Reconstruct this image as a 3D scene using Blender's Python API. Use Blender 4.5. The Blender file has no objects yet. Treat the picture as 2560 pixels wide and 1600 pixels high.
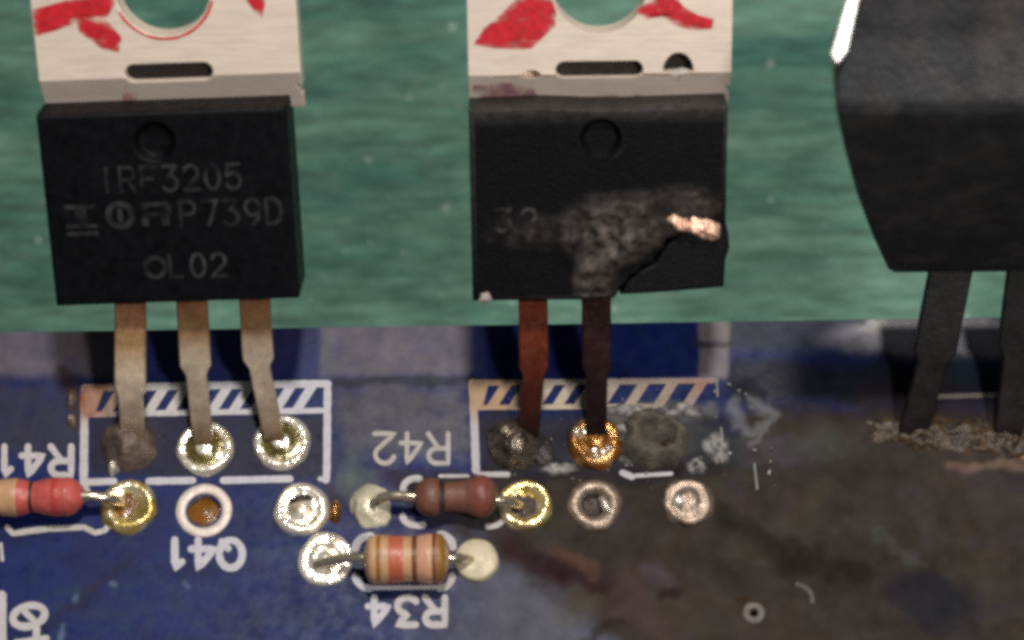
import bpy, bmesh, math
import numpy as np
from mathutils import Vector, Matrix

U = 0.001                      # scene is written in millimetres, built in metres
sc = bpy.context.scene
COL = sc.collection

# ------------------------------------------------------------------ camera
ELEV = math.radians(65.0)      # camera elevation above the board plane
DIST = 100.0                   # mm from camera to the board point it looks at
FPX = 5800.0                   # focal length in pixels of the 2560 px wide photograph
cam_d = bpy.data.cameras.new('camera')
cam_d.sensor_width = 36.0
cam_d.lens = FPX / 2560.0 * 36.0
cam_d.clip_start = 0.005
cam_d.clip_end = 20.0
cam = bpy.data.objects.new('camera', cam_d)
COL.objects.link(cam)
CPOS = Vector((0, -math.cos(ELEV), math.sin(ELEV))) * DIST
cam.location = CPOS * U
cam.rotation_euler = (math.pi / 2 - ELEV, 0, 0)
cam_d.dof.use_dof = True
cam_d.dof.focus_distance = 99.0 * U
cam_d.dof.aperture_fstop = 58.0
sc.camera = cam

# ------------------------------------------------------------------ world, lamps, exposure
w = bpy.data.worlds.new('World'); sc.world = w; w.use_nodes = True
bg = w.node_tree.nodes['Background']
bg.inputs[0].default_value = (0.92, 0.96, 1.0, 1)
bg.inputs[1].default_value = 0.065

def area_lamp(name, pos, target, size, power, color):
    d = bpy.data.lights.new(name, 'AREA'); d.shape = 'DISK'
    d.size = size * U; d.energy = power; d.color = color
    o = bpy.data.objects.new(name, d); COL.objects.link(o)
    o.location = Vector(pos) * U
    o.rotation_euler = (Vector(target) - Vector(pos)).to_track_quat('-Z', 'Y').to_euler()
    return o
area_lamp('overhead_lamp', (9, 35, 187), (0, 0, 0), 17, 0.25, (1.0, 0.95, 0.88))
area_lamp('front_lamp', (46, -52, 128), (2, 6, -8), 14, 0.085, (1.0, 0.96, 0.92))

sc.view_settings.view_transform = 'Standard'
sc.view_settings.look = 'None'
sc.view_settings.exposure = 0.0
sc.view_settings.gamma = 1.0
sc.render.engine = 'CYCLES'
sc.cycles.filter_width = 3.9
sc.cycles.use_denoising = False
sc.cycles.max_bounces = 8
sc.cycles.sample_clamp_indirect = 8

# ------------------------------------------------------------------ helpers
FWD = Vector((0, math.cos(ELEV), -math.sin(ELEV)))
UPV = Vector((0, math.sin(ELEV), math.cos(ELEV)))

def at(px, py, z=0.0):
    """point (mm) on the horizontal plane z seen at pixel (px, py) of the photograph"""
    d = FWD + Vector(((px - 1280) / FPX, 0, 0)) + UPV * ((800 - py) / FPX)
    t = (z - CPOS.z) / d.z
    return CPOS + d * t

def rng(seed):
    return np.random.RandomState(seed)

_TAB = rng(7).rand(256, 256)
def vnoise(x, y, seed=0):
    x = np.asarray(x, float) + seed * 17.31; y = np.asarray(y, float) + seed * 9.77
    xi = np.floor(x).astype(int); yi = np.floor(y).astype(int)
    fx = x - xi; fy = y - yi
    fx = fx * fx * (3 - 2 * fx); fy = fy * fy * (3 - 2 * fy)
    g = lambda a, b: _TAB[a % 256, b % 256]
    return (g(xi, yi) * (1 - fx) + g(xi + 1, yi) * fx) * (1 - fy) + (g(xi, yi + 1) * (1 - fx) + g(xi + 1, yi + 1) * fx) * fy
def fbm(x, y, seed=0, octs=4):
    s = 0; a = 0.5; n = 0
    for k in range(octs):
        s = s + a * vnoise(np.asarray(x) * 2 ** k, np.asarray(y) * 2 ** k, seed + 3 * k); n += a; a *= 0.55
    return s / n

def lin(r, g, b):
    f = lambda c: (c / 255 / 12.92) if c / 255 <= 0.04045 else ((c / 255 + 0.055) / 1.055) ** 2.4
    return (f(r), f(g), f(b))

ORG = {}                       # world origin (mm) of every object

class MB:
    """collects vertices (mm, world) and faces, links them as one mesh object"""
    def __init__(s): s.v = []; s.f = []; s.c = []
    def add(s, vs, fs, col=None):
        o = len(s.v); s.v += [tuple(p) for p in vs]; s.f += [tuple(i + o for i in f) for f in fs]
        s.c += ([col] * len(vs)) if (col is None or not isinstance(col, list)) else col
        return s
    def build(s, name, mat, parent=None, smooth=False, origin=None):
        me = bpy.data.meshes.new(name)
        po = ORG.get(parent.as_pointer(), Vector((0, 0, 0))) if parent else Vector((0, 0, 0))
        og = Vector(origin) if origin is not None else po
        A = (np.array(s.v, float) - np.array(og)) * U
        me.from_pydata(A.tolist(), [], s.f); me.update()
        if any(c is not None for c in s.c):
            at_ = me.color_attributes.new('tint', 'FLOAT_COLOR', 'POINT')
            cc = np.ones((len(s.v), 4), np.float32)
            for i, c in enumerate(s.c):
                if c is not None: cc[i, :3] = c
            at_.data.foreach_set('color', cc.ravel())
        if smooth: me.polygons.foreach_set('use_smooth', [True] * len(me.polygons))
        me.materials.append(mat)
        o = bpy.data.objects.new(name, me); COL.objects.link(o)
        ORG[o.as_pointer()] = og
        o.location = (og - po) * U
        if parent: o.parent = parent
        return o

def tag(o, label, cat, group=None, kind=None):
    o['label'] = label
    if cat: o['category'] = cat
    if group: o['group'] = group
    if kind: o['kind'] = kind
    return o

def thing(name, loc, label, cat, group=None):
    o = bpy.data.objects.new(name, None); COL.objects.link(o)
    o.empty_display_size = 2 * U
    o.location = Vector(loc) * U; ORG[o.as_pointer()] = Vector(loc)
    return tag(o, label, cat, group)

# ---- shapes
def tube(path, radii, n=14, rect=None, cols=None, cap=True):
    """round (radii) or rectangular (rect = list of (half width, half thickness)) bar along a path; width axis stays near +X"""
    P = [Vector(p) for p in path]; vs = []; fs = []; cs = []
    for i, p in enumerate(P):
        t = (P[min(i + 1, len(P) - 1)] - P[max(i - 1, 0)]).normalized()
        ref = Vector((1, 0, 0)) if abs(t.x) < 0.8 else Vector((0, 1, 0))
        a = (ref - t * ref.dot(t)).normalized(); b = t.cross(a)
        if rect:
            hw, ht = rect[i]; e = 0.28 * min(hw, ht)
            prof = [(hw, ht - e), (hw - e, ht), (-hw + e, ht), (-hw, ht - e), (-hw, -ht + e), (-hw + e, -ht), (hw - e, -ht), (hw, -ht + e)]
        else:
            prof = [(radii[i] * math.cos(2 * math.pi * k / n), radii[i] * math.sin(2 * math.pi * k / n)) for k in range(n)]
        m = len(prof)
        vs += [p + a * x + b * y for x, y in prof]
        cs += [cols[i] if cols else None] * m
    for i in range(len(P) - 1):
        for k in range(m):
            fs.append((i * m + k, i * m + (k + 1) % m, (i + 1) * m + (k + 1) % m, (i + 1) * m + k))
    if cap:
        fs.append(tuple(range(m - 1, -1, -1))); fs.append(tuple((len(P) - 1) * m + k for k in range(m)))
    return vs, fs, cs

def lathe(center, axis, ref, prof, n=32, jitter=0.0, seed=0, close=True):
    """revolve (radius, height) pairs about axis through center; jitter roughens radii and heights"""
    ax = Vector(axis).normalized(); a = Vector(ref).normalized(); b = ax.cross(a)
    C = Vector(center); vs = []; fs = []
    for i, (r, h) in enumerate(prof):
        for k in range(n):
            th = 2 * math.pi * k / n
            q = 1 + jitter * (float(fbm(2 + 1.3 * math.cos(th) + i * 0.35, 2 + 1.3 * math.sin(th), seed)) - 0.5) * 2
            hh = h * (1 + jitter * (float(fbm(5 + 1.1 * math.cos(th), 5 + 1.1 * math.sin(th) + i * 0.35, seed + 5)) - 0.5) * 2) if h > 0.03 else h
            vs.append(C + a * (r * q * math.cos(th)) + b * (r * q * math.sin(th)) + ax * hh)
    for i in range(len(prof) - 1):
        for k in range(n):
            fs.append((i * n + k, i * n + (k + 1) % n, (i + 1) * n + (k + 1) % n, (i + 1) * n + k))
    if close:
        fs.append(tuple((len(prof) - 1) * n + k for k in range(n)))
    return vs, fs

def prism(poly, h0, h1, F, bevel=0.0):
    """polygon in the first two axes of frame F extruded along the third from h0 to h1, optional bevel on the h1 edge"""
    n = len(poly); vs = []
    A = np.array(poly, float); c = A.mean(0)
    def ring(inset, h):
        Q = []
        for i in range(n):
            p0, p1, p2 = A[i - 1], A[i], A[(i + 1) % n]
            e1 = (p1 - p0) / np.linalg.norm(p1 - p0); e2 = (p2 - p1) / np.linalg.norm(p2 - p1)
            n1 = np.array([-e1[1], e1[0]]); n2 = np.array([-e2[1], e2[0]])
            m = n1 + n2; m = m / max(1e-6, m.dot(n1))
            if np.linalg.norm(m) > 2: m = m / np.linalg.norm(m) * 2
            Q.append(p1 + m * inset)
        return [F(q[0], q[1], h) for q in Q]
    rings = [ring(0, h0)]
    if bevel > 0:
        s = 1 if h1 > h0 else -1
        rings += [ring(0, h1 - s * bevel), ring(bevel * 0.3, h1 - s * bevel * 0.3), ring(bevel, h1)]
    else: rings.append(ring(0, h1))
    for r in rings: vs += r
    fs = []
    for i in range(len(rings) - 1):
        for k in range(n):
            fs.append((i * n + k, i * n + (k + 1) % n, (i + 1) * n + (k + 1) % n, (i + 1) * n + k))
    fs.append(tuple(range(n - 1, -1, -1))); fs.append(tuple((len(rings) - 1) * n + k for k in range(n)))
    return vs, fs

def patch(cx, cy, rx, ry, hgt, seed, rough=0.5, z0=0.0, n=44, col=None, edge=0.35, rings=16, freq=1.4, rot=0.0, shape=None):
    """irregular heap: a round grid with noisy rim and noisy height, lying on z0"""
    vs = []; fs = []; cs = []
    for i in range(rings + 1):
        t = i / rings
        for k in range(n):
            th = 2 * math.pi * k / n
            rr = t * (1 + edge * 2 * (float(fbm(3 + math.cos(th) * 1.7, 3 + math.sin(th) * 1.7, seed)) - 0.5))
            x = rr * rx * math.cos(th); y = rr * ry * math.sin(th)
            x, y = x * math.cos(rot) - y * math.sin(rot), x * math.sin(rot) + y * math.cos(rot)
            nz = float(fbm((cx + x) * freq + 50, (cy + y) * freq + 50, seed + 2, 4))
            base = shape(t) if shape else (1 - t ** 2.2)
            h = hgt * base * max(0.0, 1 - rough + rough * 2.2 * nz)
            if i == rings: h = -0.03
            vs.append((cx + x, cy + y, z0 + h))
            if col is not None: cs.append(col(t, nz))
            else: cs.append(None)
    for i in range(rings):
        for k in range(n):
            fs.append((i * n + k, i * n + (k + 1) % n, (i + 1) * n + (k + 1) % n, (i + 1) * n + k)[::-1])
    return vs, fs, cs

# ---- materials
def mk(name, base, rough=0.5, metal=0.0, var=0.25, nscale=2.0, bump=0.0, bscale=8.0, tint=False, coat=0.0,
       rvar=0.15, base2=None, mixscale=1.0, mixlo=0.45, mixhi=0.62, stretch=None, spec=0.5, trans=0.0):
    m = bpy.data.materials.new(name); m.use_nodes = True
    nt = m.node_tree; N = nt.nodes; L = nt.links
    bs = N['Principled BSDF']
    tc = N.new('ShaderNodeTexCoord'); mp = N.new('ShaderNodeMapping')
    s = 1.0 / U
    st = stretch or (1, 1, 1)
    mp.inputs['Scale'].default_value = (s * st[0], s * st[1], s * st[2])
    L.new(tc.outputs['Object'], mp.inputs['Vector'])
    def noise(scale, detail=5, rough_=0.6):
        n = N.new('ShaderNodeTexNoise'); n.inputs['Scale'].default_value = scale
        n.inputs['Detail'].default_value = detail; n.inputs['Roughness'].default_value = rough_
        L.new(mp.outputs[0], n.inputs['Vector']); return n
    def mix(mode, a, b, f=1.0):
        x = N.new('ShaderNodeMix'); x.data_type = 'RGBA'; x.blend_type = mode
        if hasattr(f, 'node'): L.new(f, x.inputs[0])
        else: x.inputs[0].default_value = f
        for sock, v in ((x.inputs[6], a), (x.inputs[7], b)):
            if hasattr(v, 'node'): L.new(v, sock)
            else: sock.default_value = (*v[:3], 1)
        return x.outputs[2]
    col = tuple(base)
    if tint:
        a = N.new('ShaderNodeAttribute'); a.attribute_name = 'tint'; col = a.outputs['Color']
    if base2 is not None:
        nn = noise(mixscale, 6, 0.65); rp = N.new('ShaderNodeMapRange')
        rp.inputs[1].default_value = mixlo; rp.inputs[2].default_value = mixhi
        L.new(nn.outputs[0], rp.inputs[0]); col = mix('MIX', col, base2, rp.outputs[0])
    if var:
        n1 = noise(nscale); r1 = N.new('ShaderNodeMapRange')
        r1.inputs[1].default_value = 0.3; r1.inputs[2].default_value = 0.7
        r1.inputs[3].default_value = 1 - var; r1.inputs[4].default_value = 1 + var
        L.new(n1.outputs[0], r1.inputs[0])
        cmb = N.new('ShaderNodeCombineColor')
        for k in range(3): L.new(r1.outputs[0], cmb.inputs[k])
        col = mix('MULTIPLY', col, cmb.outputs[0])
    if hasattr(col, 'node'): L.new(col, bs.inputs['Base Color'])
    else: bs.inputs['Base Color'].default_value = (*col, 1)
    bs.inputs['Metallic'].default_value = metal
    bs.inputs['Specular IOR Level'].default_value = spec
    if trans: bs.inputs['Transmission Weight'].default_value = trans
    if rvar:
        n2 = noise(nscale * 1.7); r2 = N.new('ShaderNodeMapRange')
        r2.inputs[1].default_value = 0.3; r2.inputs[2].default_value = 0.7
        r2.inputs[3].default_value = max(0.03, rough - rvar); r2.inputs[4].default_value = min(1, rough + rvar)
        L.new(n2.outputs[0], r2.inputs[0]); L.new(r2.outputs[0], bs.inputs['Roughness'])
    else: bs.inputs['Roughness'].default_value = rough
    if coat: bs.inputs['Coat Weight'].default_value = coat; bs.inputs['Coat Roughness'].default_value = 0.12
    if bump:
        nb = noise(bscale, 4); bp = N.new('ShaderNodeBump')
        bp.inputs['Strength'].default_value = 1.0; bp.inputs['Distance'].default_value = bump * U
        L.new(nb.outputs[0], bp.inputs['Height']); L.new(bp.outputs[0], bs.inputs['Normal'])
    return m

def ink(name, base, lo, hi, scale, stretch=(1, 1, 1), rough=0.5, rot=0.0, soft=False):
    """thin print or marker ink that breaks up where the noise says so"""
    m = mk(name, base, rough, var=0.3, nscale=3.0)
    nt = m.node_tree; N = nt.nodes; L = nt.links; bs = N['Principled BSDF']
    tc = N.new('ShaderNodeTexCoord'); mp = N.new('ShaderNodeMapping')
    mp.inputs['Scale'].default_value = tuple(k / U for k in stretch); mp.inputs['Rotation'].default_value = (0, 0, rot)
    n = N.new('ShaderNodeTexNoise'); n.inputs['Scale'].default_value = scale; n.inputs['Detail'].default_value = 6
    r = N.new('ShaderNodeMapRange'); r.inputs[1].default_value = lo; r.inputs[2].default_value = hi
    L.new(tc.outputs['Object'], mp.inputs['Vector']); L.new(mp.outputs[0], n.inputs['Vector'])
    src = n.outputs[0]
    if soft:
        a = N.new('ShaderNodeAttribute'); a.attribute_name = 'tint'
        k = N.new('ShaderNodeMath'); k.operation = 'MULTIPLY_ADD'; k.inputs[1].default_value = 0.55; L.new(a.outputs['Fac'], k.inputs[0])
        k.inputs[2].default_value = -0.33
        k2 = N.new('ShaderNodeMath'); k2.operation = 'ADD'; L.new(k.outputs[0], k2.inputs[0]); L.new(src, k2.inputs[1]); src = k2.outputs[0]
    L.new(src, r.inputs[0]); L.new(r.outputs[0], bs.inputs['Alpha'])
    return m

M = {}
M['board'] = mk('solder_mask', (0.02, 0.03, 0.1), 0.42, var=0.22, nscale=0.9, bump=0.006, bscale=4, tint=True, rvar=0.16, spec=0.16)
def soot_dulls(m):
    """where the board carries soot (alpha of its tint) its gloss is gone"""
    nt = m.node_tree; N = nt.nodes; L = nt.links; bs = N['Principled BSDF']
    a = N.new('ShaderNodeAttribute'); a.attribute_name = 'tint'
    rs = bs.inputs['Roughness'].links[0].from_socket
    k = N.new('ShaderNodeMath'); k.operation = 'MULTIPLY_ADD'; k.inputs[1].default_value = 0.5; k.use_clamp = True
    L.new(a.outputs['Alpha'], k.inputs[0]); L.new(rs, k.inputs[2]); L.new(k.outputs[0], bs.inputs['Roughness'])
    q = N.new('ShaderNodeMath'); q.operation = 'MULTIPLY_ADD'; q.inputs[1].default_value = -0.13; q.inputs[2].default_value = 0.16
    L.new(a.outputs['Alpha'], q.inputs[0]); L.new(q.outputs[0], bs.inputs['Specular IOR Level'])
soot_dulls(M['board'])
M['edge'] = mk('board_edge', lin(120, 110, 70), 0.8)
M['bench'] = mk('bench_paint', lin(106, 147, 127), 0.6, var=0.42, nscale=1.3, bump=0.3, bscale=1.6, stretch=(0.3, 1.3, 1),
                base2=lin(58, 109, 97), mixscale=0.22, mixlo=0.36, mixhi=0.6)
M['dust'] = mk('dust', lin(190, 205, 195), 0.9)
M['tabmetal'] = mk('tinned_tab', lin(238, 220, 204), 0.46, 0.22, var=0.08, nscale=1.6, bump=0.008, bscale=6, stretch=(0.3, 3, 1))
M['tabband'] = mk('tinned_tab_band', lin(196, 184, 172), 0.5, 0.25, var=0.12, nscale=1.6, bump=0.012, bscale=6, tint=True)
M['mold'] = mk('black_epoxy', lin(8, 9, 13), 0.5, var=0.5, nscale=1.6, bump=0.012, bscale=10, spec=0.16)
M['mold2'] = mk('scorched_epoxy', lin(26, 27, 31), 0.55, var=0.45, nscale=2.5, bump=0.04, bscale=7, tint=True, spec=0.16)
M['mark'] = ink('laser_marking', lin(54, 54, 56), 0.30, 0.78, 1.5, rough=0.8)
M['markw'] = ink('worn_laser_marking', lin(74, 70, 68), 0.42, 0.75, 2.0, rough=0.8)
M['red'] = ink('red_marker', lin(200, 34, 46), 0.26, 0.66, 1.5, (1.0, 2.6, 1), 0.45, 0.35, True)
M['leg'] = mk('lead_metal', (0.5, 0.4, 0.3), 0.36, 0.45, var=0.25, nscale=1.5, bump=0.03, bscale=5, tint=True)
M['silk'] = mk('silkscreen', lin(222, 220, 226), 0.7, var=0.12, nscale=3, tint=True, bump=0.01, bscale=10)
M['solder'] = mk('solder', lin(244, 236, 220), 0.22, 0.6, var=0.25, nscale=1.2, bump=0.14, bscale=1.1, rvar=0.12,
                base2=lin(196, 168, 112), mixscale=0.9, mixlo=0.5, mixhi=0.7)
M['solder_d'] = mk('dull_solder', lin(206, 188, 168), 0.32, 0.6, var=0.35, nscale=1.4, bump=0.15, bscale=1.2, rvar=0.15,
                  base2=lin(120, 88, 60), mixscale=0.9, mixlo=0.48, mixhi=0.66)
M['solder_y'] = mk('fluxed_solder', lin(196, 168, 92), 0.25, 0.7, var=0.3, nscale=1.8, bump=0.12, bscale=1.2,
                   base2=lin(226, 214, 180), mixscale=1.2, mixlo=0.45, mixhi=0.62)
M['solder_g'] = mk('golden_flux_solder', lin(130, 84, 30), 0.2, 0.5, var=0.35, nscale=1.8, bump=0.07, bscale=2.4,
                   base2=lin(214, 170, 110), mixscale=1.3, mixlo=0.52, mixhi=0.66)
M['solder_c'] = mk('creamy_solder', lin(246, 236, 206), 0.3, 0.35, var=0.25, nscale=1.2, bump=0.1, bscale=2, rvar=0.1)
M['solder_k'] = mk('dark_solder', lin(128, 116, 104), 0.22, 0.75, var=0.45, nscale=1.0, bump=0.14, bscale=1.8, rvar=0.12, base2=lin(46, 38, 32), mixscale=0.8, mixlo=0.46, mixhi=0.62)
M['ringwhite'] = mk('tinned_ring', lin(218, 204, 194), 0.5, 0.25, var=0.12, nscale=3, bump=0.02, bscale=6)
M['ringgrey'] = mk('sooted_ring', lin(150, 132, 118), 0.36, 0.6, var=0.4, nscale=2.5, bump=0.04, bscale=6)
M['paddisc'] = mk('dull_beige_solder', lin(196, 184, 156), 0.55, 0.15, var=0.18, nscale=1.2, bump=0.04, bscale=2)
M['slotblack'] = mk('slot_compound', lin(30, 24, 22), 0.7)
M['flux'] = mk('amber_flux', lin(120, 78, 28), 0.22, 0.0, var=0.4, nscale=2.2, bump=0.06, bscale=3, coat=0.6)
M['fluxolive'] = mk('olive_flux', lin(98, 88, 46), 0.2, 0.3, var=0.35, nscale=2.2, bump=0.05, bscale=3, coat=0.6)
M['pit'] = mk('burnt_pit', lin(44, 28, 20), 0.5, 0.1, var=0.4, nscale=3, bump=0.06, bscale=4)
M['burnt'] = mk('burnt_flux', lin(96, 80, 72), 0.42, 0.0, var=0.4, nscale=1.6, bump=0.10, bscale=3.5, tint=True)
M['ash'] = mk('ash', lin(120, 120, 116), 0.85, 0.0, var=0.35, nscale=2.5, bump=0.12, bscale=5, tint=True)
M['copper'] = mk('molten_copper', lin(255, 206, 178), 0.36, 0.35, var=0.25, nscale=3, bump=0.06, bscale=4)
M['lead'] = mk('resistor_lead', lin(214, 200, 176), 0.24, 0.85, var=0.2, nscale=2)
for k, c, r in (('r_tan', (196, 152, 114), .42), ('r_beige', (224, 190, 146), .4), ('r_orange', (188, 98, 70), .38), ('r_brown', (112, 62, 38), .4),
                ('r_pink', (204, 152, 124), .4), ('r_gold', (150, 104, 48), .35), ('r_coral', (188, 86, 78), .4), ('r_red', (182, 68, 62), .34),
                ('r_burnt', (112, 72, 58), .5), ('r_burntred', (122, 64, 54), .5), ('r_dark', (48, 30, 26), .5), ('r_olive', (120, 120, 92), .45)):
    M[k] = mk('resistor_' + k[2:] + '_paint', lin(*c), r, var=0.2, nscale=2.2, bump=0.025, bscale=3,
              base2=tuple(.45 * q for q in lin(*c)), mixscale=1.1, mixlo=0.54, mixhi=0.8)
M['black_comp'] = mk('sooted_black_plastic', lin(44, 44, 47), 0.5, var=0.38, nscale=0.9, bump=0.06, bscale=4, spec=0.35,
                     base2=lin(60, 56, 55), mixscale=0.55)
M['blackleg'] = mk('sooted_leg', lin(36, 31, 32), 0.5, 0.25, var=0.45, nscale=1.2, bump=0.03, bscale=4)
M['white_edge'] = mk('bright_tin', lin(238, 236, 232), 0.35, 0.3, var=0.08)

# ------------------------------------------------------------------ bench far below the board
bench = MB()
BZ = -26.0
bench.add([(-260, -220, BZ), (260, -220, BZ), (260, 300, BZ), (-260, 300, BZ)], [(0, 1, 2, 3)])
ob = bench.build('workbench', M['bench']); ob['kind'] = 'structure'
ob['label'] = 'teal green painted bench surface below and behind the circuit board'
r_ = rng(12); dm = MB()
for k in range(330):
    x = r_.uniform(-40, 40); y = r_.uniform(8, 44); s = 0.05 + 0.22 * r_.rand() ** 4
    a = r_.rand() * 6.28
    q = [(x + s * math.cos(a + t) * (0.6 + 0.8 * r_.rand()), y + s * math.sin(a + t) * (0.6 + 0.8 * r_.rand()), BZ) for t in (0, 1.6, 3.1, 4.7)]
    dm.add(q + [(x, y, BZ + s * 0.7)], [(0, 1, 4), (1, 2, 4), (2, 3, 4), (3, 0, 4)])
d = dm.build('dust', M['dust']); tag(d, 'pale dust specks scattered over the teal bench', 'dust', kind='stuff')

# ------------------------------------------------------------------ circuit board: soot, dust and burns stain its solder mask; some shade and glare are painted in
Y_BACK = at(1280, 808, 0).y
X0, X1, Y0 = -30.0, 30.0, -30.0
STEP = 0.12
xs = np.arange(X0, X1 + 1e-6, STEP); ys = np.linspace(Y0, Y_BACK, int((Y_BACK - Y0) / STEP))
GX, GT = np.meshgrid(xs, np.linspace(0, 1, int((Y_BACK - Y0) / STEP)))
def back_edge(x): return at(1280, 812, 0).y + (x - 0) * (at(2560, 792, 0).y - at(0, 830, 0).y) / (at(2560, 792, 0).x - at(0, 830, 0).x)
GY = Y0 + GT * (back_edge(GX) - Y0)
# photograph coordinates of the board points, used only to lay out the stains and the painted shade and glare
dv = (GX - CPOS.x, GY - CPOS.y, 0 - CPOS.z)
depth = dv[1] * FWD.y + dv[2] * FWD.z
PX = 1280 + FPX * dv[0] / depth
PY = 800 - FPX * (dv[1] * UPV.y + dv[2] * UPV.z) / depth
wx = PX + 70 * (fbm(PX / 90, PY / 90, 1) - 0.5) + 26 * (fbm(PX / 24, PY / 24, 2) - 0.5)
wy = PY + 70 * (fbm(PX / 90, PY / 90, 4) - 0.5) + 26 * (fbm(PX / 24, PY / 24, 5) - 0.5)
def sm(v, a, b):
    t = np.clip((v - a) / (b - a), 0, 1); return t * t * (3 - 2 * t)
def box(x0, x1, y0, y1, f=40, warp=1.0):
    X = PX + (wx - PX) * warp; Y = PY + (wy - PY) * warp
    return sm(X, x0 - f, x0 + f) * (1 - sm(X, x1 - f, x1 + f)) * sm(Y, y0 - f, y0 + f) * (1 - sm(Y, y1 - f, y1 + f))
def blob(cx, cy, rx, ry, rot=0.0, p0=0.35, p1=1.0, warp=1.0):
    X = PX + (wx - PX) * warp - cx; Y = PY + (wy - PY) * warp - cy
    c, s = math.cos(rot), math.sin(rot)
    d = np.sqrt(((X * c + Y * s) / rx) ** 2 + ((-X * s + Y * c) / ry) ** 2)
    return 1 - sm(d, p0, p1)
def seg(x0, y0, x1, y1, wd, soft=0.6, warp=1.0):
    X = PX + (wx - PX) * warp; Y = PY + (wy - PY) * warp
    dx, dy = x1 - x0, y1 - y0; L2 = dx * dx + dy * dy
    t = np.clip(((X - x0) * dx + (Y - y0) * dy) / L2, 0, 1)
    d = np.hypot(X - x0 - t * dx, Y - y0 - t * dy)
    return 1 - sm(d, wd * (1 - soft), wd)
colr = np.empty(GX.shape + (3,)); colr[:] = lin(26, 44, 112)
def over(c, m):
    global colr
    m = np.clip(m, 0, 1)[..., None]; colr = colr * (1 - m) + np.array(lin(*c)) * m
n_a = fbm(PX / 130, PY / 130, 11); n_b = fbm(PX / 40, PY / 40, 12); n_c = fbm(PX / 320, PY / 90, 13)
over((36, 36, 88), sm(n_a, .45, .7) * .6)
over((30, 56, 104), sm(n_b, .5, .75) * .5)
over((20, 32, 80), sm(n_c, .5, .68) * .5)
# grey dust film along the back strip and between the transistor footprints
over((128, 120, 126), np.clip(box(-400, 1210, 760, 940, 14, .3) * (.72 + .5 * (n_b - .5)), 0, .95) * (1 - .85 * box(300, 800, 700, 948, 10, .15)) * (1 - .85 * box(1180, 1735, 700, 948, 10, .15)))  # film left out under the bodies, which paints their cast shadows deeper
over((100, 95, 102), box(840, 1180, 960, 1135, 30) * (.75 + .6 * (n_b - .5)))
over((66, 64, 76), box(-300, 205, 950, 1150, 40) * (.7 + .6 * (n_b - .5)))
over((116, 104, 88), blob(215, 845, 120, 70) * .7 * sm(n_b, .35, .6))
over((96, 108, 98), blob(890, 1210, 60, 60) * .55); over((96, 108, 98), blob(870, 1165, 40, 60) * .5)
over((30, 34, 46), seg(840, 955, 1180, 950, 16, .7, .4) * .8)
# inside the left footprint: darker, cleaner
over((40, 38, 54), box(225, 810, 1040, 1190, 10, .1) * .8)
over((66, 58, 60), blob(330, 1090, 110, 90) * .7)
over((50, 70, 100), sm(fbm(PX / 60, PY / 30, 31), .56, .7) * box(60, 840, 1300, 1600, 50) * .35)
over((38, 30, 56), seg(90, 1580, 330, 1400, 18, .8) * .45)
over((112, 130, 158), np.maximum.reduce([seg(193, 1490, 190, 1498, 9, .5, .1), seg(283, 1458, 288, 1462, 10, .5, .1), seg(462, 1456, 470, 1468, 7, .6, .1),
                                          seg(156, 1580, 150, 1600, 10, .6, .2), seg(160, 1560, 155, 1575, 7, .6, .2)]) * .7)
over((70, 84, 110), seg(640, 1390, 760, 1380, 22, .9) * .35)
# right of the burnt transistor the strip is dark, with pale glare painted in towards the right edge
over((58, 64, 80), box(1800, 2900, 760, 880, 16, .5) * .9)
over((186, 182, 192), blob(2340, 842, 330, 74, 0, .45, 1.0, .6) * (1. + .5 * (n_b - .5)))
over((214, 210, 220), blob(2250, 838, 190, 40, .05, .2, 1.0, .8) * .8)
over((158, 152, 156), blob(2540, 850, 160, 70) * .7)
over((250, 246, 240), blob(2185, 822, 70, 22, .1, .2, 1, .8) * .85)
over((28, 30, 40), box(1820, 2440, 900, 1010, 26, .8) * .92)  # dark band painted for the black component's cast shadow
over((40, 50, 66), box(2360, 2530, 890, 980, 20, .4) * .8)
over((170, 158, 150), box(1745, 1822, 800, 945, 8, .2) * .6)
over((44, 46, 60), seg(1735, 860, 1830, 862, 10, .6, .2) * .8)
# grey haze of soot, then brown soot across the right side
haze = sm(wx + (wy - 1400) * 0.35, 960, 1330) * sm(wy, 1210, 1330)
over((116, 116, 122), haze * .75)
brown = sm(wx - 1.45 * (wy - 1390) , 1180, 1330) * sm(wy, 1150, 1210) + sm(wx, 1500, 1640) * sm(wy, 1185, 1260) + sm(wx, 1790, 1900) * sm(wy, 1000, 1050)
brown = np.clip(brown, 0, 1)
over((74, 64, 56), brown * (.95 + .3 * (n_b - .5)))
over((86, 76, 67), brown * sm(n_a, .5, .72) * .4)
over((60, 55, 54), brown * sm(n_c, .48, .66) * .5)
over((58, 52, 48), brown * sm(fbm(PX / 170, PY / 110, 47), .5, .68) * .5)
over((80, 72, 76), brown * sm(fbm(PX / 70, PY / 60, 41), .54, .7) * .45)
over((78, 75, 62), brown * sm(fbm(PX / 90, PY / 70, 43), .56, .7) * .4)
over((44, 44, 36), seg(1790, 1290, 2010, 1400, 50, .9) * .8)
over((48, 42, 37), seg(1980, 1380, 2160, 1440, 50, .9) * .7)
over((34, 40, 52), blob(2340, 1510, 170, 90, .3) * .7)
over((54, 48, 58), blob(2280, 1480, 110, 50) * .4)
over((98, 100, 98), seg(2200, 1340, 2290, 1420, 30, .97) * .4)
over((100, 96, 98), blob(1880, 1130, 110, 60) * .45)
over((92, 86, 98), blob(1960, 1120, 60, 60) * .4)
over((84, 88, 84), blob(2060, 1120, 140, 40) * .5)
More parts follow.
